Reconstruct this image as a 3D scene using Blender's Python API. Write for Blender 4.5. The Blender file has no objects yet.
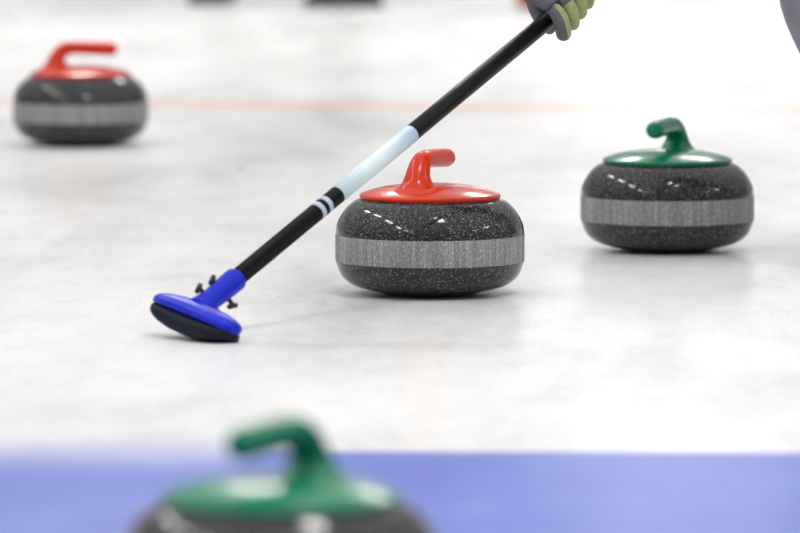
import bpy, bmesh, math, random
from mathutils import Vector, Matrix, Quaternion
random.seed(7)
sc = bpy.context.scene
COL = sc.collection
PI = math.pi
# ------------------------------------------------------------------ camera
F = 5800.0; H = 0.798; PITCH = math.atan(495.5/F)
cam = bpy.data.cameras.new('camera'); cam.lens = F/800*36; cam.sensor_width = 36
cam.clip_end = 200; cam.clip_start = 0.5
co = bpy.data.objects.new('camera', cam); COL.objects.link(co)
co.location = (0, 0, H); co.rotation_euler = (PI/2-PITCH, 0, 0)
cam.dof.use_dof = True; cam.dof.focus_distance = 8.78; cam.dof.aperture_fstop = 5.0
sc.camera = co
def P(px, py, Y):
    """point in the place at ground distance Y seen at that pixel"""
    a = (px-400)/F; b = (266.5-py)/F
    d = Vector((a, math.cos(PITCH)+b*math.sin(PITCH), -math.sin(PITCH)+b*math.cos(PITCH)))
    return Vector((0, 0, H)) + d*(Y/d.y)
# ------------------------------------------------------------------ view
sc.view_settings.view_transform = 'Standard'; sc.view_settings.look = 'None'
sc.view_settings.gamma = 1; sc.view_settings.use_curve_mapping = False
sc.view_settings.exposure = 0.0
# ------------------------------------------------------------------ materials
def nt(name):
    m = bpy.data.materials.new(name); m.use_nodes = True
    t = m.node_tree; b = t.nodes['Principled BSDF']
    return m, t, b
def node(t, kind, **kw):
    n = t.nodes.new(kind)
    for k, v in kw.items():
        if k in n.inputs.keys(): n.inputs[k].default_value = v
        else: setattr(n, k, v)
    return n
def ramp(t, stops, interp='LINEAR'):
    r = t.nodes.new('ShaderNodeValToRGB'); r.color_ramp.interpolation = interp
    e = r.color_ramp.elements
    while len(e) < len(stops): e.new(0.5)
    for i, (p, c) in enumerate(stops):
        e[i].position = p; e[i].color = (c[0], c[1], c[2], 1) if hasattr(c, '__len__') else (c, c, c, 1)
    return r
def coords(t, scale=(1, 1, 1)):
    tc = t.nodes.new('ShaderNodeTexCoord'); mp = t.nodes.new('ShaderNodeMapping')
    mp.inputs['Scale'].default_value = scale
    t.links.new(tc.outputs['Object'], mp.inputs['Vector'])
    return mp.outputs['Vector']
def simple(name, col, rough=.5, metal=0, coat=0, var=.06, scale=40, bump=0.0, spec=.5):
    m, t, b = nt(name)
    v = coords(t)
    n = node(t, 'ShaderNodeTexNoise', Scale=scale, Detail=3.0); t.links.new(v, n.inputs['Vector'])
    lo = [c*(1-var) for c in col]; hi = [min(1, c*(1+var)) for c in col]
    r = ramp(t, [(.3, lo), (.7, hi)]); t.links.new(n.outputs['Fac'], r.inputs['Fac'])
    t.links.new(r.outputs['Color'], b.inputs['Base Color'])
    b.inputs['Roughness'].default_value = rough; b.inputs['Metallic'].default_value = metal
    b.inputs['Coat Weight'].default_value = coat; b.inputs['Coat Roughness'].default_value = .05
    b.inputs['Specular IOR Level'].default_value = spec
    if bump:
        bp = node(t, 'ShaderNodeBump', Strength=bump, Distance=.002)
        t.links.new(n.outputs['Fac'], bp.inputs['Height']); t.links.new(bp.outputs['Normal'], b.inputs['Normal'])
    return m
def granite(name, dark, light, fleck, rough, streak=False, offs=0):
    m, t, b = nt(name)
    v = coords(t)
    L = t.links.new
    n1 = node(t, 'ShaderNodeTexNoise', Scale=420.0, Detail=3.0, Roughness=.7); L(v, n1.inputs['Vector'])
    r1 = ramp(t, [(.36, dark), (.56, [(a+c)/2*.9 for a, c in zip(dark, light)]), (.70, light)])
    L(n1.outputs['Fac'], r1.inputs['Fac'])
    vo = node(t, 'ShaderNodeTexVoronoi', Scale=560.0); L(v, vo.inputs['Vector'])
    r2 = ramp(t, [(.0, 0), (.74, 0), (.95, 1)]); L(vo.outputs['Color'], r2.inputs['Fac'])
    mx = node(t, 'ShaderNodeMix', data_type='RGBA'); L(r2.outputs['Color'], mx.inputs[0])
    L(r1.outputs['Color'], mx.inputs[6]); mx.inputs[7].default_value = (*fleck, 1)
    out = mx.outputs[2]
    if streak:
        v2 = coords(t, (1, 1, .03))
        n3 = node(t, 'ShaderNodeTexNoise', Scale=210.0, Detail=3.0, Roughness=.6); L(v2, n3.inputs['Vector'])
        r3 = ramp(t, [(.3, .66), (.5, .95), (.68, 1.32)]); L(n3.outputs['Fac'], r3.inputs['Fac'])
        mm = node(t, 'ShaderNodeMix', data_type='RGBA', blend_type='MULTIPLY'); mm.inputs[0].default_value = 1
        L(out, mm.inputs[6]); L(r3.outputs['Color'], mm.inputs[7]); out = mm.outputs[2]
    L(out, b.inputs['Base Color'])
    b.inputs['Roughness'].default_value = rough
    b.inputs['Specular IOR Level'].default_value = .4
    return m
M = {}
M['granite'] = granite('polished_granite', (.003, .003, .0035), (.066, .066, .069), (.27, .27, .27), .10)
M['band'] = granite('matte_granite', (.19, .19, .20), (.40, .40, .41), (.55, .55, .56), .6, streak=True)
M['red'] = simple('red_plastic', (.60, .028, .002), .24, coat=.2, var=.05, scale=25, spec=.25)
M['green'] = simple('green_plastic', (.0, .20, .092), .24, coat=.2, var=.05, scale=25, spec=.25)
M['steel'] = simple('steel', (.5, .5, .5), .3, metal=1)
M['blue'] = simple('blue_plastic', (.001, .014, .50), .35, coat=.05, var=.05, spec=.25)
M['pad'] = simple('black_pad_fabric', (.004, .008, .018), .6, var=.3, scale=400, bump=.3, spec=.2)
M['carbon'] = simple('black_carbon', (.005, .005, .006), .35, var=.15, spec=.2)
M['blackp'] = simple('black_rubber', (.012, .012, .013), .5, var=.1)
M['stripe'] = simple('silver_stripe', (.48, .54, .66), .4)
M['gr_glove'] = simple('grey_glove_fabric', (.115, .115, .13), .85, var=.2, scale=300, bump=.4)
M['gn_glove'] = simple('green_glove_leather', (.30, .34, .15), .75, var=.15, scale=120, bump=.3)
M['skin'] = simple('skin', (.55, .33, .24), .5)
M['trouser'] = simple('grey_trousers', (.24, .235, .285), .8, var=.12, scale=30, bump=.2)
M['jacket'] = simple('grey_jacket', (.14, .14, .16), .8, var=.1, scale=30, bump=.2)
M['black'] = simple('black_cloth', (.010, .011, .012), .8, var=.2, scale=30, spec=.2)
M['hair'] = simple('dark_hair', (.03, .02, .015), .6, var=.3, scale=200)
M['wall'] = simple('hall_wall', (.86, .86, .86), .8, var=.05, scale=.6)
M['wframe'] = simple('window_frame_paint', (.6, .6, .6), .5)
M['redboard'] = simple('red_board', (.7, .05, .02), .5)
M['lampbody'] = simple('lamp_body', (.7, .7, .7), .5)
def emis(name, col, st):
    m, t, b = nt(name)
    b.inputs['Base Color'].default_value = (.8, .8, .8, 1)
    b.inputs['Emission Color'].default_value = (*col, 1); b.inputs['Emission Strength'].default_value = st
    return m
M['tube'] = emis('lit_tube', (1, .98, .95), 45)
M['day'] = emis('daylit_pane', (1, .98, 1.0), 7.5)
M['day2'] = emis('hazy_daylit_pane', (1, .98, 1.0), 1.75)  # weak glow for the added flanking panes
# printed sleeve: white to pale blue film on the pole
m, t, b = nt('pale_blue_sleeve'); M['sleeve'] = m
tc = t.nodes.new('ShaderNodeTexCoord'); sp = t.nodes.new('ShaderNodeSeparateXYZ')
t.links.new(tc.outputs['Object'], sp.inputs[0])
n = node(t, 'ShaderNodeTexNoise', Scale=14.0, Detail=2.0); t.links.new(tc.outputs['Object'], n.inputs['Vector'])
mr = node(t, 'ShaderNodeMapRange'); mr.inputs[1].default_value = .335-.165; mr.inputs[2].default_value = .335
t.links.new(sp.outputs['Z'], mr.inputs[0])
ad = node(t, 'ShaderNodeMath', operation='MULTIPLY_ADD'); t.links.new(n.outputs['Fac'], ad.inputs[0]); ad.inputs[1].default_value = .7
t.links.new(mr.outputs[0], ad.inputs[2])
r = ramp(t, [(.35, (.58, .72, .78)), (.6, (.70, .79, .80)), (.85, (.62, .77, .88)), (1.0, (.45, .64, .82)), (1.0, (.47, .66, .83))])
sb = node(t, 'ShaderNodeMath', operation='MULTIPLY'); t.links.new(ad.outputs[0], sb.inputs[0]); sb.inputs[1].default_value = .8
t.links.new(sb.outputs[0], r.inputs['Fac']); t.links.new(r.outputs['Color'], b.inputs['Base Color']); b.inputs['Roughness'].default_value = .35
# ------------------------------------------------------------------ the ice
m, t, b = nt('ice'); M['ice'] = m; L = t.links.new
tc = t.nodes.new('ShaderNodeTexCoord'); O = tc.outputs['Object']
sp = t.nodes.new('ShaderNodeSeparateXYZ'); L(O, sp.inputs[0])
def math_(op, a, bb=None, c=None, clamp=False):
    n = t.nodes.new('ShaderNodeMath'); n.operation = op; n.use_clamp = clamp
    for i, v in enumerate((a, bb, c)):
        if v is None: continue
        if isinstance(v, (int, float)): n.inputs[i].default_value = v
        else: L(v, n.inputs[i])
    return n.outputs[0]
def smooth(v, a, bb):
    n = t.nodes.new('ShaderNodeMapRange'); n.interpolation_type = 'SMOOTHSTEP'
    L(v, n.inputs[0])
    for i, q in ((1, a), (2, bb)):
        if isinstance(q, (int, float)): n.inputs[i].default_value = q
        else: L(q, n.inputs[i])
    return n.outputs[0]
def noise(scale, detail=3, rough=.5, sc3=None, dist=0):
    n = node(t, 'ShaderNodeTexNoise', Scale=float(scale), Detail=float(detail), Roughness=rough, Distortion=float(dist))
    if sc3: L(coords(t, sc3), n.inputs['Vector'])
    else: L(O, n.inputs['Vector'])
    return n.outputs['Fac']
def mixc(f, a, bb, mode='MIX'):
    n = node(t, 'ShaderNodeMix', data_type='RGBA', blend_type=mode)
    for s, v in ((0, f), (6, a), (7, bb)):
        if isinstance(v, (int, float)): n.inputs[s].default_value = v
        elif isinstance(v, tuple): n.inputs[s].default_value = (*v, 1)
        else: L(v, n.inputs[s])
    return n.outputs[2]
# frost, scuffs and pebble in the surface
sm = ramp(t, [(.30, (.58, .58, .575)), (.5, (.77, .77, .765)), (.72, (.88, .88, .88))]); L(noise(1.6, 5, .62, (1.6, .4, 1), .2), sm.inputs['Fac'])
fr = ramp(t, [(.25, .74), (.5, 1.0), (.75, 1.08)]); L(noise(11, 5, .72, (1.0, .4, 1), .3), fr.inputs['Fac'])
pb = ramp(t, [(.30, .72), (.5, 1.0), (.70, 1.14)]); L(noise(260, 2, .6, (1, .35, 1)), pb.inputs['Fac'])
base = mixc(.55, sm.outputs['Color'], fr.outputs['Color'], 'MULTIPLY')
base = mixc(.55, base, pb.outputs['Color'], 'MULTIPLY')
# the far red line, faded under the ice
P_l = P(400, 105.5, 13.9)
g = H*F/(105.5+229)
yrel = math_('SUBTRACT', math_('MULTIPLY_ADD', sp.outputs['X'], .13, sp.outputs['Y']), g)
band = math_('SUBTRACT', 1.0, smooth(math_('ABSOLUTE', yrel), .045, .085))
fade = smooth(noise(.9, 2, .5), .30, .62)
band = math_('MULTIPLY', band, math_('MULTIPLY_ADD', fade, .6, .45))
base = mixc(band, base, (.88, .38, .22))
# blue painted ring edge in the foreground
e0 = H*F/(453.5+229)
yb = math_('SUBTRACT', math_('MULTIPLY_ADD', sp.outputs['X'], .03, sp.outputs['Y']), e0)
soft = smooth(sp.outputs['X'], -.22, -.12)           # left of the front stone the paint edge is drawn soft
w_hi = math_('MULTIPLY_ADD', math_('SUBTRACT', 1.0, soft), .26, .025)
bl = math_('SUBTRACT', 1.0, smooth(yb, math_('MULTIPLY', w_hi, -1.0), w_hi))
bn = ramp(t, [(.25, (.008, .06, .48)), (.55, (.02, .095, .53)), (.8, (.09, .17, .58))]); L(noise(5, 4, .6, (1, .5, 1)), bn.inputs['Fac'])
base = mixc(math_('MULTIPLY', bl, .93), base, bn.outputs['Color'])
L(base, b.inputs['Base Color'])
rr = ramp(t, [(.25, .27), (.75, .31)]); L(noise(2, 1, .5, (1.2, .5, 1)), rr.inputs['Fac'])
L(rr.outputs['Color'], b.inputs['Roughness'])
b.inputs['IOR'].default_value = 1.31; b.inputs['Specular IOR Level'].default_value = .5
bp = node(t, 'ShaderNodeBump', Strength=.12, Distance=.0012)
L(noise(160, 2, .5), bp.inputs['Height']); L(bp.outputs['Normal'], b.inputs['Normal'])
# ------------------------------------------------------------------ mesh helpers
def link(name, bm, mats, parent=None, smooth_=True, loc=None):
    me = bpy.data.meshes.new(name)
    bmesh.ops.recalc_face_normals(bm, faces=bm.faces)
    bm.to_mesh(me); bm.free()
    for mm in (mats if isinstance(mats, (list, tuple)) else [mats]): me.materials.append(mm)
    if smooth_:
        for p in me.polygons: p.use_smooth = True
    o = bpy.data.objects.new(name, me); COL.objects.link(o)
    if parent: o.parent = parent
    if loc: o.location = loc
    return o
def thing(name, label, cat, loc=(0, 0, 0), rot=(0, 0, 0), group=None):
    o = bpy.data.objects.new(name, None); COL.objects.link(o); o.empty_display_size = .05
    o.location = loc; o.rotation_euler = rot; o['label'] = label; o['category'] = cat
    if group: o['group'] = group
    return o
def box(bm, c, s, bev=0.0, rot=None, mi=0):
    r = bmesh.ops.create_cube(bm, size=1)
    vs = r['verts']
    for v in vs: v.co = Vector((v.co.x*s[0], v.co.y*s[1], v.co.z*s[2]))
    if rot: bmesh.ops.rotate(bm, verts=vs, cent=(0, 0, 0), matrix=rot)
    bmesh.ops.translate(bm, verts=vs, vec=c)
    if bev:
        es = list({e for v in vs for e in v.link_edges})
        bmesh.ops.bevel(bm, geom=es, offset=bev, segments=3, affect='EDGES', profile=.5)
def lathe(bm, prof, n=96, mi=0):
    rings = []
    for r, z in prof:
        if r < 1e-5: rings.append([bm.verts.new((0, 0, z))])
        else: rings.append([bm.verts.new((r*math.cos(2*PI*i/n), r*math.sin(2*PI*i/n), z)) for i in range(n)])
    for a, c in zip(rings, rings[1:]):
        for i in range(n):
            j = (i+1) % n
            if len(a) == 1 and len(c) == 1: continue
            if len(a) == 1: f = bm.faces.new((a[0], c[j], c[i]))
            elif len(c) == 1: f = bm.faces.new((a[i], a[j], c[0]))
            else: f = bm.faces.new((a[i], a[j], c[j], c[i]))
            f.material_index = mi
    return rings
def cr(pts, n):
    """Catmull-Rom through tuples of floats"""
    out = []
    k = len(pts)
    for i in range(k-1):
        p0, p1, p2, p3 = pts[max(i-1, 0)], pts[i], pts[i+1], pts[min(i+2, k-1)]
        for j in range(n):
            u = j/n
            out.append(tuple(.5*((2*b_)+(-a+c)*u+(2*a-5*b_+4*c-d)*u*u+(-a+3*b_-3*c+d)*u**3) for a, b_, c, d in zip(p0, p1, p2, p3)))
    out.append(tuple(pts[-1])); return out
def smoothprof(pts, n=5): return [(max(r, 0), z) for r, z in cr(pts, n)]
def tube(bm, path, n=28, cap=True):
    """path: (point Vector, lateral dir Vector, radius along the normal, radius along the lateral)"""
    rings = []
    for i, (p, lat, ra, rb) in enumerate(path):
        a = path[max(i-1, 0)][0]; c = path[min(i+1, len(path)-1)][0]
        tg = (c-a).normalized(); nn = lat.cross(tg).normalized()
        rings.append([bm.verts.new(p+nn*ra*math.cos(2*PI*k/n)+lat*rb*math.sin(2*PI*k/n)) for k in range(n)])
    for a, c in zip(rings, rings[1:]):
        for k in range(n): bm.faces.new((a[k], a[(k+1) % n], c[(k+1) % n], c[k]))
    if cap:
        bm.faces.new(rings[0][::-1]); bm.faces.new(rings[-1])
    return rings
def rod(bm, a, c, r, n=24, r2=None):
    a = Vector(a); c = Vector(c); d = (c-a).normalized()
    lat = d.cross(Vector((0, 0, 1)) if abs(d.z) < .9 else Vector((1, 0, 0))).normalized()
    r2 = r if r2 is None else r2
    up = lat.cross(d)
    R = []
    for p, q in ((a, r), (c, r2)):
        R.append([bm.verts.new(p+up*q*math.cos(2*PI*k/n)+lat*q*math.sin(2*PI*k/n)) for k in range(n)])
    for k in range(n): bm.faces.new((R[0][k], R[0][(k+1) % n], R[1][(k+1) % n], R[1][k]))
    bm.faces.new(R[0][::-1]); bm.faces.new(R[1])
# ------------------------------------------------------------------ setting
def struct(o): o['kind'] = 'structure'; return o
bm = bmesh.new()
vs = [bm.verts.new(v) for v in ((-30, -40, 0), (30, -40, 0), (30, 34, 0), (-30, 34, 0))]; bm.faces.new(vs)
struct(link('floor', bm, M['ice'], smooth_=False))
WY = 34.0
bm = bmesh.new(); box(bm, (0, WY+.1, 3.5), (60, .2, 7)); struct(link('wall_back', bm, M['wall'], smooth_=False))
for k, (x0, x1, z0, z1) in enumerate(((1.36, 1.68, 2.25, 4.9), (.62, 1.24, 2.25, 4.9), (1.80, 2.42, 2.25, 4.9), (2.55, 3.1, 2.25, 4.9))):  # window behind the ice glare, plus dimmer flanking ones added to soften its edges
    bm = bmesh.new()
    for (cx, cz, sx, sz) in (((x0+x1)/2, z0, x1-x0+.2, .1), ((x0+x1)/2, z1, x1-x0+.2, .1), (x0, (z0+z1)/2, .1, z1-z0), (x1, (z0+z1)/2, .1, z1-z0), ((x0+x1)/2, (z0+z1)/2, .06, z1-z0)):
        box(bm, (cx, WY-.04, cz), (sx, .08, sz))
    w = struct(link('window_%d' % (k+1), bm, M['wframe'], smooth_=False))
    bm = bmesh.new(); box(bm, ((x0+x1)/2, WY-.02, (z0+z1)/2), (x1-x0-.02, .02, z1-z0-.02)); link('pane', bm, M['day' if k == 0 else 'day2'], w, smooth_=False)
bm = bmesh.new(); box(bm, (-7.2, WY-.04, 1.3), (2.6, .06, 2.6), .01)
o = link('notice_board', bm, M['redboard'], smooth_=False); o['label'] = 'plain red board standing against the far wall of the hall'; o['category'] = 'board'
# ceiling lamps (hung in rows over the sheets; seen as glints on the polished stones)
def ceiling_lamp(x, y, z, ln, wd, rz, label):
    t_ = thing('ceiling_lamp', label, 'lamp', (x, y, z), (0, 0, rz), 'tube lamps hung over the sheets')
    bm = bmesh.new(); box(bm, (0, 0, .06), (ln+.06, wd+.06, .06), .01); link('lamp_body', bm, M['lampbody'], t_, smooth_=False)
    bm = bmesh.new(); box(bm, (0, 0, .02), (ln, wd, .03), .01); link('lamp_tube', bm, M['tube'], t_, smooth_=False)
for k in range(6):
    ceiling_lamp(-4.6, -1.5+2.8*k, 5.2, .22, 1.5, 0, 'long tube lamp hung high over the left side of the rink')
ceiling_lamp(1.0, 6.0, 5.2, .7, 1.3, .4, 'wide lamp hung high over the middle of the rink')
ceiling_lamp(-.8, 17.5, 5.2, 1.2, .8, 0, 'wide lamp hung over the far end of the rink, left one')
ceiling_lamp(1.9, 17.5, 5.2, 1.2, .8, 0, 'wide lamp hung over the far end of the rink, right one')
for k in range(2):
    ceiling_lamp(9.0, 4.0+3.5*k, 5.2, .25, 1.4, 0, 'long tube lamp hung high over the right side of the rink')
w = bpy.data.worlds.new('hall_light'); sc.world = w; w.use_nodes = True
wt = w.node_tree; bg = wt.nodes['Background']
tcw = wt.nodes.new('ShaderNodeTexCoord'); spw = wt.nodes.new('ShaderNodeSeparateXYZ'); wt.links.new(tcw.outputs['Generated'], spw.inputs[0])
rw = wt.nodes.new('ShaderNodeValToRGB'); wt.links.new(spw.outputs['Z'], rw.inputs['Fac'])
for i, (p, c) in enumerate(((0.0, (.25, .25, .255)), (.3, (.42, .42, .43)))):
    rw.color_ramp.elements[i].position = p; rw.color_ramp.elements[i].color = (*c, 1)
e = rw.color_ramp.elements.new(.9); e.color = (1.0, .995, .985, 1)
wt.links.new(rw.outputs['Color'], bg.inputs['Color']); bg.inputs['Strength'].default_value = 1.02
# ------------------------------------------------------------------ curling stones
BODY = [(0, .0040), (.058, .0040), (.0605, .0008), (.063, .0), (.0665, .0010), (.080, .0035), (.100, .0085), (.1195, .0148), (.1340, .0262), (.1408, .039), (.1446, .0505)]
TOP = [(.1446, .0930), (.1432, .105), (.1372, .119), (.1285, .1315), (.117, .1415), (.108, .1455), (.095, .1465), (0, .1465)]
def make_stone(mat, label, loc, rz, roll=0):
    s = thing('curling_stone', label, 'curling stone', loc, (0, 0, 0))
    bm = bmesh.new()
    pr = smoothprof(BODY, 4)+[(.1446, .06), (.1446, .08)]+smoothprof(TOP, 5)
    lathe(bm, pr, 128); link('granite_body', bm, M['granite'], s)
    bm = bmesh.new()
    lathe(bm, [(.1440, .0505), (.1447, .0512), (.1450, .0522), (.1450, .0908), (.1447, .0918), (.1440, .0925)], 128)
    link('striking_band', bm, M['band'], s)['label'] = 'lighter matte grey striking band'
    bm = bmesh.new()
    prof = [(.1035, .1455), (.1068, .1468), (.1084, .1500), (.1074, .1528), (.1010, .1556), (.085, .1608), (.062, .1655), (.035, .1682), (0, .1690)]
    pr2 = [prof[0]]+smoothprof(prof[1:], 4)
    lathe(bm, pr2, 128)
    c = link('cover', bm, mat, s); c.rotation_euler = (0, 0, rz)
    # grip: foot flares out of the cover, neck leans in, bends over to a level grip
    keys = [  # u, z, radius in the bend plane, radius across
        (-.0510, .1500, .0520, .0520), (-.0510, .1580, .0440, .0430), (-.0510, .1640, .0350, .0335), (-.0510, .1715, .0255, .0250),
        (-.0500, .1820, .0190, .0200), (-.0460, .1915, .0165, .0178), (-.0390, .2003, .0152, .0165), (-.0285, .2058, .0145, .0158),
        (-.0120, .2075, .0142, .0150), (.0100, .2072, .0142, .0150), (.0350, .2062, .0145, .0152), (.0600, .2050, .0146, .0154),
        (.0710, .2046, .0132, .0140), (.0775, .2044, .0090, .0096), (.0795, .2044, .0030, .0034)]
    path = [(Vector((u, 0, z)), Vector((0, 1, 0)), a, b_) for u, z, a, b_ in cr(keys, 6)]
    bm = bmesh.new(); tube(bm, path, 40)
    h = link('handle', bm, mat, s); h.rotation_euler = (0, 0, rz)
    return s
def gpos(px, s):  # on the ice at px, at scale s (pixels per metre)
    Y = F/s; v = P(px, 0, Y); return Vector((v.x, Y, 0))
make_stone(M['red'], 'dark speckled granite curling stone with red handle, in the centre beside the broom', gpos(430, 655), math.radians(68))
make_stone(M['green'], 'dark granite curling stone with green handle standing whole at right', gpos(668, 600), math.radians(249))
make_stone(M['red'], 'blurred granite curling stone with red handle, farthest back at left', gpos(80, 467), math.radians(4))
make_stone(M['green'], 'very blurred curling stone with green handle, cut off in the foreground on blue ice', gpos(280, 1125), math.radians(240))
# ------------------------------------------------------------------ broom
P0 = P(199, 309.5, 8.14); P1 = P(570, 2, 8.85)
ax = (P1-P0).normalized()
q = Vector((0, 0, 1)).rotation_difference(ax)
def at_px(x):   # length along the pole where it crosses pixel column x
    lo, hi = 0, 1.5
    for _ in range(40):
        mid = (lo+hi)/2; p = P0+ax*mid
        if 400+F*p.x/(p.y) < x: lo = mid
        else: hi = mid
    return lo
br = thing('curling_broom', 'black curling broom with pale blue sleeve and blue head, beside the centre stone', 'broom', P0)
br.rotation_mode = 'QUATERNION'; br.rotation_quaternion = q
qi = q.inverted()
def cyl(name, a, b_, r, mat, r2=None, parent=br, lab=None, n=32):
    bm = bmesh.new(); rod(bm, (0, 0, a), (0, 0, b_), r, n, r2); o = link(name, bm, mat, parent)
    me = o.data
    for p in me.polygons:
        if len(p.vertices) > 8: p.use_smooth = False
    if lab: o['label'] = lab
    return o
a0, a1, a2, a3 = at_px(236), at_px(322), at_px(337), at_px(411)
RP = .0130
cyl('pole', a0-.02, 1.16, RP, M['carbon'])
slv = cyl('sleeve', a2, a3, RP+.0006, M['sleeve'], lab='pale blue and white printed sleeve')
slv['label'] = 'pale blue and white printed sleeve'
for c0, c1 in ((at_px(315.5), at_px(319)), (at_px(322.5), at_px(326))):
    cyl('stripe', c0, c1, RP+.0005, M['stripe'], lab='thin silver stripe')
cyl('end_cap', 1.155, 1.18, RP+.001, M['blackp'], r2=.009)
print('POLE', a0, a1, a2, a3)
# fix sleeve gradient range to its own length
for nn in M['sleeve'].node_tree.nodes:
    if nn.type == 'MAP_RANGE': nn.inputs[1].default_value = a2; nn.inputs[2].default_value = a3
# socket (blue), in the pole's own frame
bm = bmesh.new()
keys = [(.000, .0200, .0150), (.015, .0175, .0150), (.030, .0160, .0150), (.050, .0165, .0158), (a0-.012, .0175, .0168), (a0-.002, .0172, .0165), (a0, .0150, .0150)]
tube(bm, [(Vector((0, 0, z)), Vector((0, 1, 0)), r1, r2) for z, r1, r2 in cr(keys, 4)], 32)
sk = link('socket', bm, M['blue'], br)
def inpole(v): return qi @ v
# the view across the pole: screen-up-left direction
up_l = Vector((-.63, 0, .78)); up_l = (up_l-ax*up_l.dot(ax)).normalized()
cd = ax.cross(up_l).normalized()
for d_, hw in ((.026, .023), (.056, .020)):
    c = ax*d_
    bm = bmesh.new()
    for sgn, ln in ((1, hw+.002), (-1, hw+.008)):
        p = inpole(c); e_ = inpole(c+up_l*sgn*ln); rod(bm, p, e_, .0032, 12)
        e1 = inpole(c+up_l*sgn*(ln-.004)-ax*.009); e2 = inpole(c+up_l*sgn*(ln+.001)+ax*.005)
        rod(bm, e1, e2, .0036, 12)
    link('clamp_bolt', bm, M['blackp'], br)['label'] = 'black clamp bolt through the blue socket'
# head: own frame  l = length, w = width, n = top normal
l = Vector((.62, -.74, -.17)).normalized()
n_ = Vector((.22, .16, .95)); n_ = (n_-l*n_.dot(l)).normalized(); w_ = n_.cross(l)
def hp(a, b_, c): return inpole(l*a+w_*b_+n_*c)
def loft(secs, mat, name):
    bm = bmesh.new(); rings = []
    for a, pts in secs: rings.append([bm.verts.new(hp(a, x, z)) for x, z in pts])
    k = len(rings[0])
    for r1, r2 in zip(rings, rings[1:]):
        for i in range(k): bm.faces.new((r1[i], r1[(i+1) % k], r2[(i+1) % k], r2[i]))
    bm.faces.new(rings[0][::-1]); bm.faces.new(rings[-1])
    o = link(name, bm, mat, br)
    md = o.modifiers.new('round', 'BEVEL'); md.width = .0008; md.segments = 2
    return o
def sec(hw, z0, z1, crown, n=10, pw=3.2):
    pts = []
    for i in range(32):
        th = 2*PI*i/32; c_, s_ = math.cos(th), math.sin(th)
        x = hw*abs(c_)**(2/pw)*(1 if c_ >= 0 else -1); zz = abs(s_)**(2/pw)*(1 if s_ >= 0 else -1)
        z = (z0+z1)/2+zz*(z1-z0)/2
        if zz > 0: z += crown*(1-(x/hw)**2)
        pts.append((x, z))
    return pts
HL = .087
def endround(u):    # superellipse taper at the ends
    return max(0.0, 1-abs(u)**5)**(1/2.2)
us = [-1, -.985, -.95, -.88, -.75, -.55, -.3, 0, .3, .55, .75, .88, .95, .985, 1]
loft([(u*HL, sec(.031*max(endround(u), .30), -.014, .003-.006*u*u, .008*endround(u))) for u in us], M['blue'], 'head')
loft([(u*HL*.985, sec(.0325*max(endround(u), .25), -.041+.018*abs(u)**2.5, -.011, 0)) for u in us], M['pad'], 'sweeping_pad')['label'] = 'black fabric pad under the blue head'
# ------------------------------------------------------------------ people
def skin(name, verts, edges, mat, parent, sub=2, root=None):
    ids = {k: i for i, k in enumerate(verts)}
    me = bpy.data.meshes.new(name)
    me.from_pydata([Vector(verts[k][0]) for k in verts], [(ids[a], ids[c]) for a, c in edges], [])
    o = bpy.data.objects.new(name, me); COL.objects.link(o)
    md = o.modifiers.new('skin', 'SKIN'); md.use_smooth_shade = True
    if not me.skin_vertices: me.attributes  # layer is made by the modifier
    sl = me.skin_vertices[0].data
    for k, i in ids.items():
        rr_ = verts[k][1]; sl[i].radius = rr_ if isinstance(rr_, tuple) else (rr_, rr_); sl[i].use_root = (k == (root or list(verts)[0]))
    sd = o.modifiers.new('sub', 'SUBSURF'); sd.levels = sub; sd.render_levels = sub
    me.materials.append(mat)
    bpy.context.view_layer.update()
    dg = bpy.context.evaluated_depsgraph_get()
    nm = bpy.data.meshes.new_from_object(o.evaluated_get(dg))
    for p in nm.polygons: p.use_smooth = True
    o.modifiers.clear(); o.data = nm; bpy.data.meshes.remove(me)
    if parent: o.parent = parent; o.location = -Vector(parent.location)
    return o
def V(*a): return Vector(a)
def shoe(parent, toe_dir, ankle, mat, sole_mat):
    d = Vector((toe_dir[0], toe_dir[1], 0)).normalized(); lat = Vector((-d.y, d.x, 0))
    prm = [(-.075, .018, .030), (-.066, .052, .036), (-.03, .060, .038), (.02, .050, .037), (.07, .036, .042), (.13, .028, .046), (.17, .022, .038), (.190, .016, .018)]
    bm = bmesh.new(); rings = []
    for u, hh, wd in cr(prm, 3):
        c = Vector((ankle[0], ankle[1], 0))+d*u
        rings.append([bm.verts.new(c+lat*wd*math.cos(2*PI*k/20)+Vector((0, 0, .018+hh*max(0, math.sin(2*PI*k/20))*1.3-.004*(math.sin(2*PI*k/20) < 0)))) for k in range(20)])
    for r1, r2 in zip(rings, rings[1:]):
        for k in range(20): bm.faces.new((r1[k], r1[(k+1) % 20], r2[(k+1) % 20], r2[k]))
    bm.faces.new(rings[0][::-1]); bm.faces.new(rings[-1])
    o = link('shoe', bm, mat, parent); o.location = -Vector(parent.location)
    bm = bmesh.new(); r1 = []; r0 = []
    for k in range(40):
        th = 2*PI*k/40; u = math.cos(th); v = math.sin(th)
        c = Vector((ankle[0], ankle[1], 0))+d*(.057+.137*u)+lat*(.045+.004*u)*v
        r0.append(bm.verts.new(c+V(0, 0, .001))); r1.append(bm.verts.new(c+V(0, 0, .020)))
    for k in range(40): bm.faces.new((r0[k], r0[(k+1) % 40], r1[(k+1) % 40], r1[k]))
    bm.faces.new(r0[::-1]); bm.faces.new(r1)
    s = link('sole', bm, sole_mat, o, smooth_=False)
    return o
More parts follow.
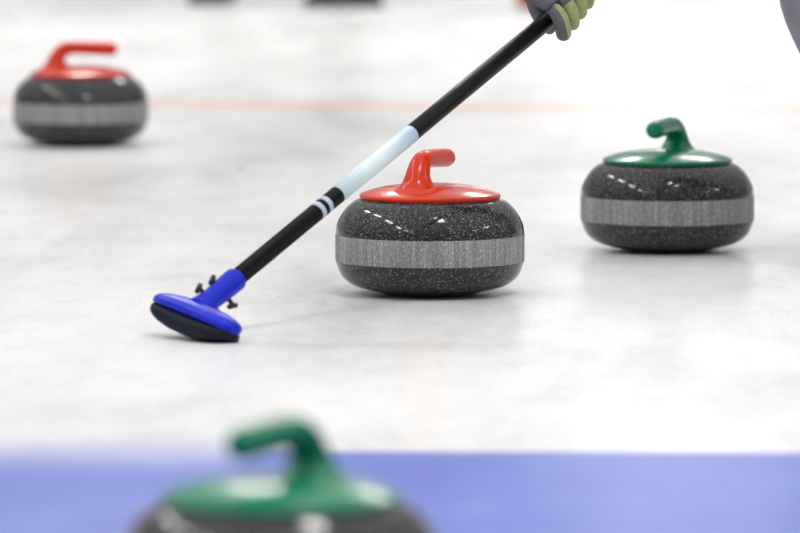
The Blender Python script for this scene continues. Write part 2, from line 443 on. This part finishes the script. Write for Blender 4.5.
def figure(parent, J, skinmat, topmat, legmat, shoemat, hairmat, shoes, hands=True):
    """J: joints  pelvis waist chest neck head crown, per side: sh el wr hip kn an"""
    E = [('pelvis', 'waist'), ('waist', 'chest'), ('chest', 'neck'), ('neck', 'head'), ('head', 'crown')]
    R = dict(pelvis=(.13, .12), waist=(.12, .11), chest=(.14, .12), neck=.055, head=(.085, .09), crown=(.07, .075))
    body = {k: (J[k], tuple(x*.92 for x in R[k]) if isinstance(R[k], tuple) else R[k]) for k in R}
    body['chest'] = (J['chest'], (.12, .11))
    for s in 'LR':
        rad = {'sh'+s: .058, 'el'+s: .042, 'wr'+s: .028, 'hip'+s: .085, 'kn'+s: .056, 'an'+s: .038}
        for k, r_ in rad.items(): body[k] = (J[k], r_)
        E += [('chest', 'sh'+s), ('sh'+s, 'el'+s), ('el'+s, 'wr'+s), ('pelvis', 'hip'+s), ('hip'+s, 'kn'+s), ('kn'+s, 'an'+s)]
        body['calf'+s] = (J['kn'+s].lerp(J['an'+s], .3), .054)
        E.remove(('kn'+s, 'an'+s)); E += [('kn'+s, 'calf'+s), ('calf'+s, 'an'+s)]
    b_ = skin('body', body, E, skinmat, parent, root='pelvis')
    # jacket
    jk = {'pelvis': (J['pelvis'].lerp(J['waist'], .25), (.15, .14)), 'waist': (J['waist'], (.14, .135)), 'chest': (J['chest'], (.15, .14)), 'neck': (J['chest'].lerp(J['neck'], .8), .07)}
    je = [('pelvis', 'waist'), ('waist', 'chest'), ('chest', 'neck')]
    for s in 'LR':
        jk['sh'+s] = (J['sh'+s], .075); jk['el'+s] = (J['el'+s], .056); jk['wr'+s] = (J['el'+s].lerp(J['wr'+s], .93), .040)
        je += [('chest', 'sh'+s), ('sh'+s, 'el'+s), ('el'+s, 'wr'+s)]
    skin('jacket', jk, je, topmat, parent, root='pelvis')
    tr = {'pelvis': (J['pelvis'], (.145, .14))}; te = []
    for s in 'LR':
        tr['hip'+s] = (J['hip'+s], .105); tr['th'+s] = (J['hip'+s].lerp(J['kn'+s], .55), .086); tr['kn'+s] = (J['kn'+s], .073)
        tr['calf'+s] = (J['kn'+s].lerp(J['an'+s], .35), .070); tr['an'+s] = (J['kn'+s].lerp(J['an'+s], .97), .058)
        te += [('pelvis', 'hip'+s), ('hip'+s, 'th'+s), ('th'+s, 'kn'+s), ('kn'+s, 'calf'+s), ('calf'+s, 'an'+s)]
    skin('trousers', tr, te, legmat, parent, root='pelvis')
    for s, d in zip('LR', shoes): shoe(parent, d, J['an'+s], shoemat, M['blackp'])
    # hair cap
    hd = J['head']; up = (J['crown']-J['head']).normalized(); fc = J['face']
    bm = bmesh.new(); bmesh.ops.create_uvsphere(bm, u_segments=28, v_segments=18, radius=.098)
    for v in bm.verts: v.co += J['head'].lerp(J['crown'], .6)-fc*.018+up*.008
    bmesh.ops.delete(bm, geom=[v for v in bm.verts if (v.co-hd).dot(fc) > .045 and (v.co-J['crown']).dot(up) < .03], context='VERTS')
    o = link('hair', bm, hairmat, parent); o.location = -Vector(parent.location)
    # face
    side = up.cross(fc).normalized(); fc0 = J['head'].lerp(J['crown'], .3)
    def face(name, fn, mt_):
        bm = bmesh.new(); fn(bm); o = link(name, bm, mt_, parent); o.location = -Vector(parent.location)
    face('nose', lambda bm: rod(bm, fc0+fc*.07+up*.02, fc0+fc*.105-up*.02, .006, 12, .013), skinmat)
    face('mouth', lambda bm: rod(bm, fc0+fc*.079-up*.045-side*.022, fc0+fc*.079-up*.045+side*.022, .006, 10), skinmat)
    for s in (-1, 1):
        face('eye', lambda bm: bmesh.ops.create_uvsphere(bm, u_segments=12, v_segments=8, radius=.012, matrix=Matrix.Translation(fc0+fc*.078+side*s*.032+up*.02)), M['blackp'])
        face('ear', lambda bm: bmesh.ops.create_uvsphere(bm, u_segments=12, v_segments=8, radius=.022, matrix=Matrix.Translation(fc0+side*s*.088)@Matrix.Diagonal((.5, 1, 1.3, 1))), skinmat)
# the sweeper, lunging in from the right; only the gloved hand and a knee reach the frame
K = P(815, 2, 9.15)
J = {}
J['knL'] = Vector((K.x-.013, 9.15, .472)); J['anL'] = Vector((K.x+.20, 9.18, .085)); J['hipL'] = Vector((1.03, 9.10, .80))
J['knR'] = Vector((1.12, 9.50, .45)); J['anR'] = Vector((1.50, 9.52, .085)); J['hipR'] = Vector((1.05, 9.34, .81))
J['pelvis'] = V(1.04, 9.22, .85); J['waist'] = V(.86, 9.2, .95); J['chest'] = V(.66, 9.18, 1.04); J['neck'] = V(.47, 9.16, 1.12)
J['head'] = V(.40, 9.14, 1.15); J['crown'] = V(.30, 9.12, 1.21); J['face'] = Vector((-.62, -.1, -.78)).normalized()
hl = at_px(560); GC = P0+ax*hl          # pole axis under the lower hand
hu = hl+.36; GU = P0+ax*hu
J['shL'] = V(.60, 8.98, 1.03); J['shR'] = V(.60, 9.37, 1.03)
# ------------- gloved hand round the pole
toC = Vector((0, -1, .06)); toC = (toC-ax*toC.dot(ax)).normalized()     # towards the camera, across the pole
dn = ax.cross(toC).normalized()
if dn.z > 0: dn = -dn                                                    # down, across the pole
def glove(parent, C, flip=1, tips=None):
    """fist: back of hand above, fingers come over the near side and curl underneath; s runs up the pole"""
    def W(s, a, b_): return C+ax*s+toC*a*flip-dn*b_
    vs = {}; es = []
    vs['palm'] = (W(.000, -.004, .050), (.030, .030)); vs['palm2'] = (W(.012, -.016, .078), (.030, .028)); vs['wrist'] = (W(.022, -.022, .118), (.034, .032)); vs['cuff'] = (W(.030, -.030, .160), (.042, .040))
    es += [('palm', 'palm2'), ('palm2', 'wrist'), ('wrist', 'cuff')]
    o1 = skin('glove', vs, es, M['gr_glove'], parent, root='palm2')
    # knuckles and first joints: grey;  outer joints: green
    spread = [-.038, -.009, .019, .045]
    dl = tips or [(.0, .040), (.0, .036), (.0, .030), (.0, .026)]
    out = []
    for k, s in enumerate(spread):
        ln = dl[k][1]
        kn = W(s, .012, .050); m1 = W(s-.002, .031, .020 if k == 0 else .011); m2 = W(s-.003, .031, -.008); tp = W(s-.001, .014, -ln+.010); te_ = W(s+.002, .002, -ln+.004)
        rr_ = .0135 if k < 3 else .0120
        f = skin('finger', {'a': (W(s*.8, -.002, .058), .016), 'b': (kn, .0165), 'c': (m1, .0155), 'd': (m1.lerp(m2, (.30, .75, 1.0, 1.0)[k]), .0150)}, [('a', 'b'), ('b', 'c'), ('c', 'd')], M['gr_glove'], parent)
        g_ = skin('finger_tip', {'a': (m1.lerp(m2, .1), .0128), 'b': (m2, rr_), 'c': (tp, rr_), 'd': (te_, rr_*.85)}, [('a', 'b'), ('b', 'c'), ('c', 'd')], M['gn_glove'], parent)
        if k == 0:
            g_.data.materials.append(M['gr_glove'])
            for p in g_.data.polygons:
                if p.normal.dot(ax) < -.45: p.material_index = 1
        out += [f, g_]
    th = skin('thumb', {'a': (W(.02, -.024, .060), .017), 'b': (W(.0, -.033, .030), .0155), 'c': (W(-.012, -.031, .004), .0140), 'd': (W(-.014, -.022, -.020), .0115)}, [('a', 'b'), ('b', 'c'), ('c', 'd')], M['gr_glove'], parent)
    out.append(th)
    return o1, out
def join(objs, name):
    bm = bmesh.new(); mats = []
    for o in objs:
        off = len(bm.faces); bm.from_mesh(o.data); bm.faces.ensure_lookup_table()
        for mt_ in o.data.materials:
            if mt_ not in mats: mats.append(mt_)
        for f in bm.faces[off:]: f.material_index = mats.index(o.data.materials[f.material_index])
    par = objs[0].parent
    for o in objs: bpy.data.objects.remove(o)
    r_ = link(name, bm, mats, par); r_.location = -Vector(par.location); return r_
sw = thing('person', 'sweeper in grey trousers at right edge, grey and green gloved hand gripping the broom pole', 'person', (1.0, 9.2, 0))
a_, fs = glove(sw, GC); g1 = join([a_]+fs, 'glove'); g1['label'] = 'grey glove with olive green fingers'
a_, fs = glove(sw, GU); g2 = join([a_]+fs, 'glove')
J['wrL'] = GC+ax*.03-toC*.03-dn*.15; J['wrR'] = GU+ax*.03-toC*.03-dn*.15
J['elL'] = V(.46, 8.93, .80); J['elR'] = V(.66, 9.42, .90)
figure(sw, J, M['skin'], M['jacket'], M['trouser'], M['black'], M['hair'], [(-1, -.05), (-1, .1)])
# the player far behind in black: only the shoes reach the frame
FY = 19.75
def gx(px): return (px-400)/F*FY
fp = thing('person', 'distant blurred player in black shoes at the top edge, only the feet in frame', 'person', (gx(285), FY+.1, 0))
J = {}
J['anL'] = V(gx(217), FY+.30, .085); J['anR'] = V(gx(360), FY-.02, .085)
J['knL'] = V(gx(230), FY+.10, .48); J['knR'] = V(gx(335), FY+.0, .50); J['hipL'] = V(gx(262), FY+.12, .90); J['hipR'] = V(gx(310), FY+.12, .90)
J['pelvis'] = V(gx(286), FY+.12, .96); J['waist'] = V(gx(286), FY+.11, 1.12); J['chest'] = V(gx(286), FY+.10, 1.33); J['neck'] = V(gx(286), FY+.08, 1.50)
J['head'] = V(gx(286), FY+.06, 1.58); J['crown'] = V(gx(286), FY+.05, 1.70); J['face'] = V(0, -1, 0)
J['shL'] = V(gx(286)-.19, FY+.1, 1.40); J['shR'] = V(gx(286)+.19, FY+.1, 1.40)
J['elL'] = V(gx(286)-.26, FY+.06, 1.12); J['wrL'] = V(gx(286)-.27, FY-.05, .90)
BX = gx(527)
J['elR'] = V(gx(286)+.38, FY+.02, 1.16); J['wrR'] = V(BX-.10, FY-.02, 1.12)
figure(fp, J, M['skin'], M['black'], M['black'], M['black'], M['hair'], [(-.45, -.9), (-1, -.05)])
for wr, side in ((J['wrL'], 0), (J['wrR'], 1)):
    objs = [skin('glove', {'a': (wr, .034), 'b': (wr+(V(0, 0, -.06) if not side else V(.045, 0, 0)), .036)}, [('a', 'b')], M['black'], fp)]
    for k in range(4):
        if side:
            b0 = V(BX-.05, FY-.035, 1.09+.022*k); ch = [b0, V(BX-.02, FY-.055, b0.z), V(BX+.022, FY-.05, b0.z), V(BX+.035, FY-.015, b0.z)]
        else:
            b0 = wr+V(-.03+.02*k, 0, -.08); ch = [b0, b0+V(0, -.01, -.035), b0+V(0, -.02, -.06), b0+V(0, -.035, -.075)]
        objs.append(skin('finger', {str(i): (c, .0105) for i, c in enumerate(ch)}, [('0', '1'), ('1', '2'), ('2', '3')], M['black'], fp))
    ch = [wr+V(.03, -.03, -.03), wr+V(.04, -.05, -.06), wr+V(.04, -.055, -.085)] if not side else [V(BX-.05, FY+.0, 1.10), V(BX-.02, FY+.03, 1.12), V(BX+.02, FY+.03, 1.13)]
    objs.append(skin('thumb', {str(i): (c, .0125) for i, c in enumerate(ch)}, [('0', '1'), ('1', '2')], M['black'], fp))
    join(objs, 'glove')
b2 = thing('curling_broom', 'distant blurred curling broom with red head at the top edge', 'broom', (BX, FY-.01, 0))
bm = bmesh.new(); box(bm, (0, 0, .030), (.078, .19, .030), .010); link('head', bm, M['red'], b2)
bm = bmesh.new(); box(bm, (0, 0, .009), (.070, .18, .016), .004); link('sweeping_pad', bm, M['pad'], b2)
bm = bmesh.new(); rod(bm, (0, 0, .04), (0, 0, .11), .018, 24, .016); link('socket', bm, M['red'], b2)
bm = bmesh.new(); rod(bm, (0, 0, .10), (0, 0, 1.25), .0125, 24); link('pole', bm, M['carbon'], b2)
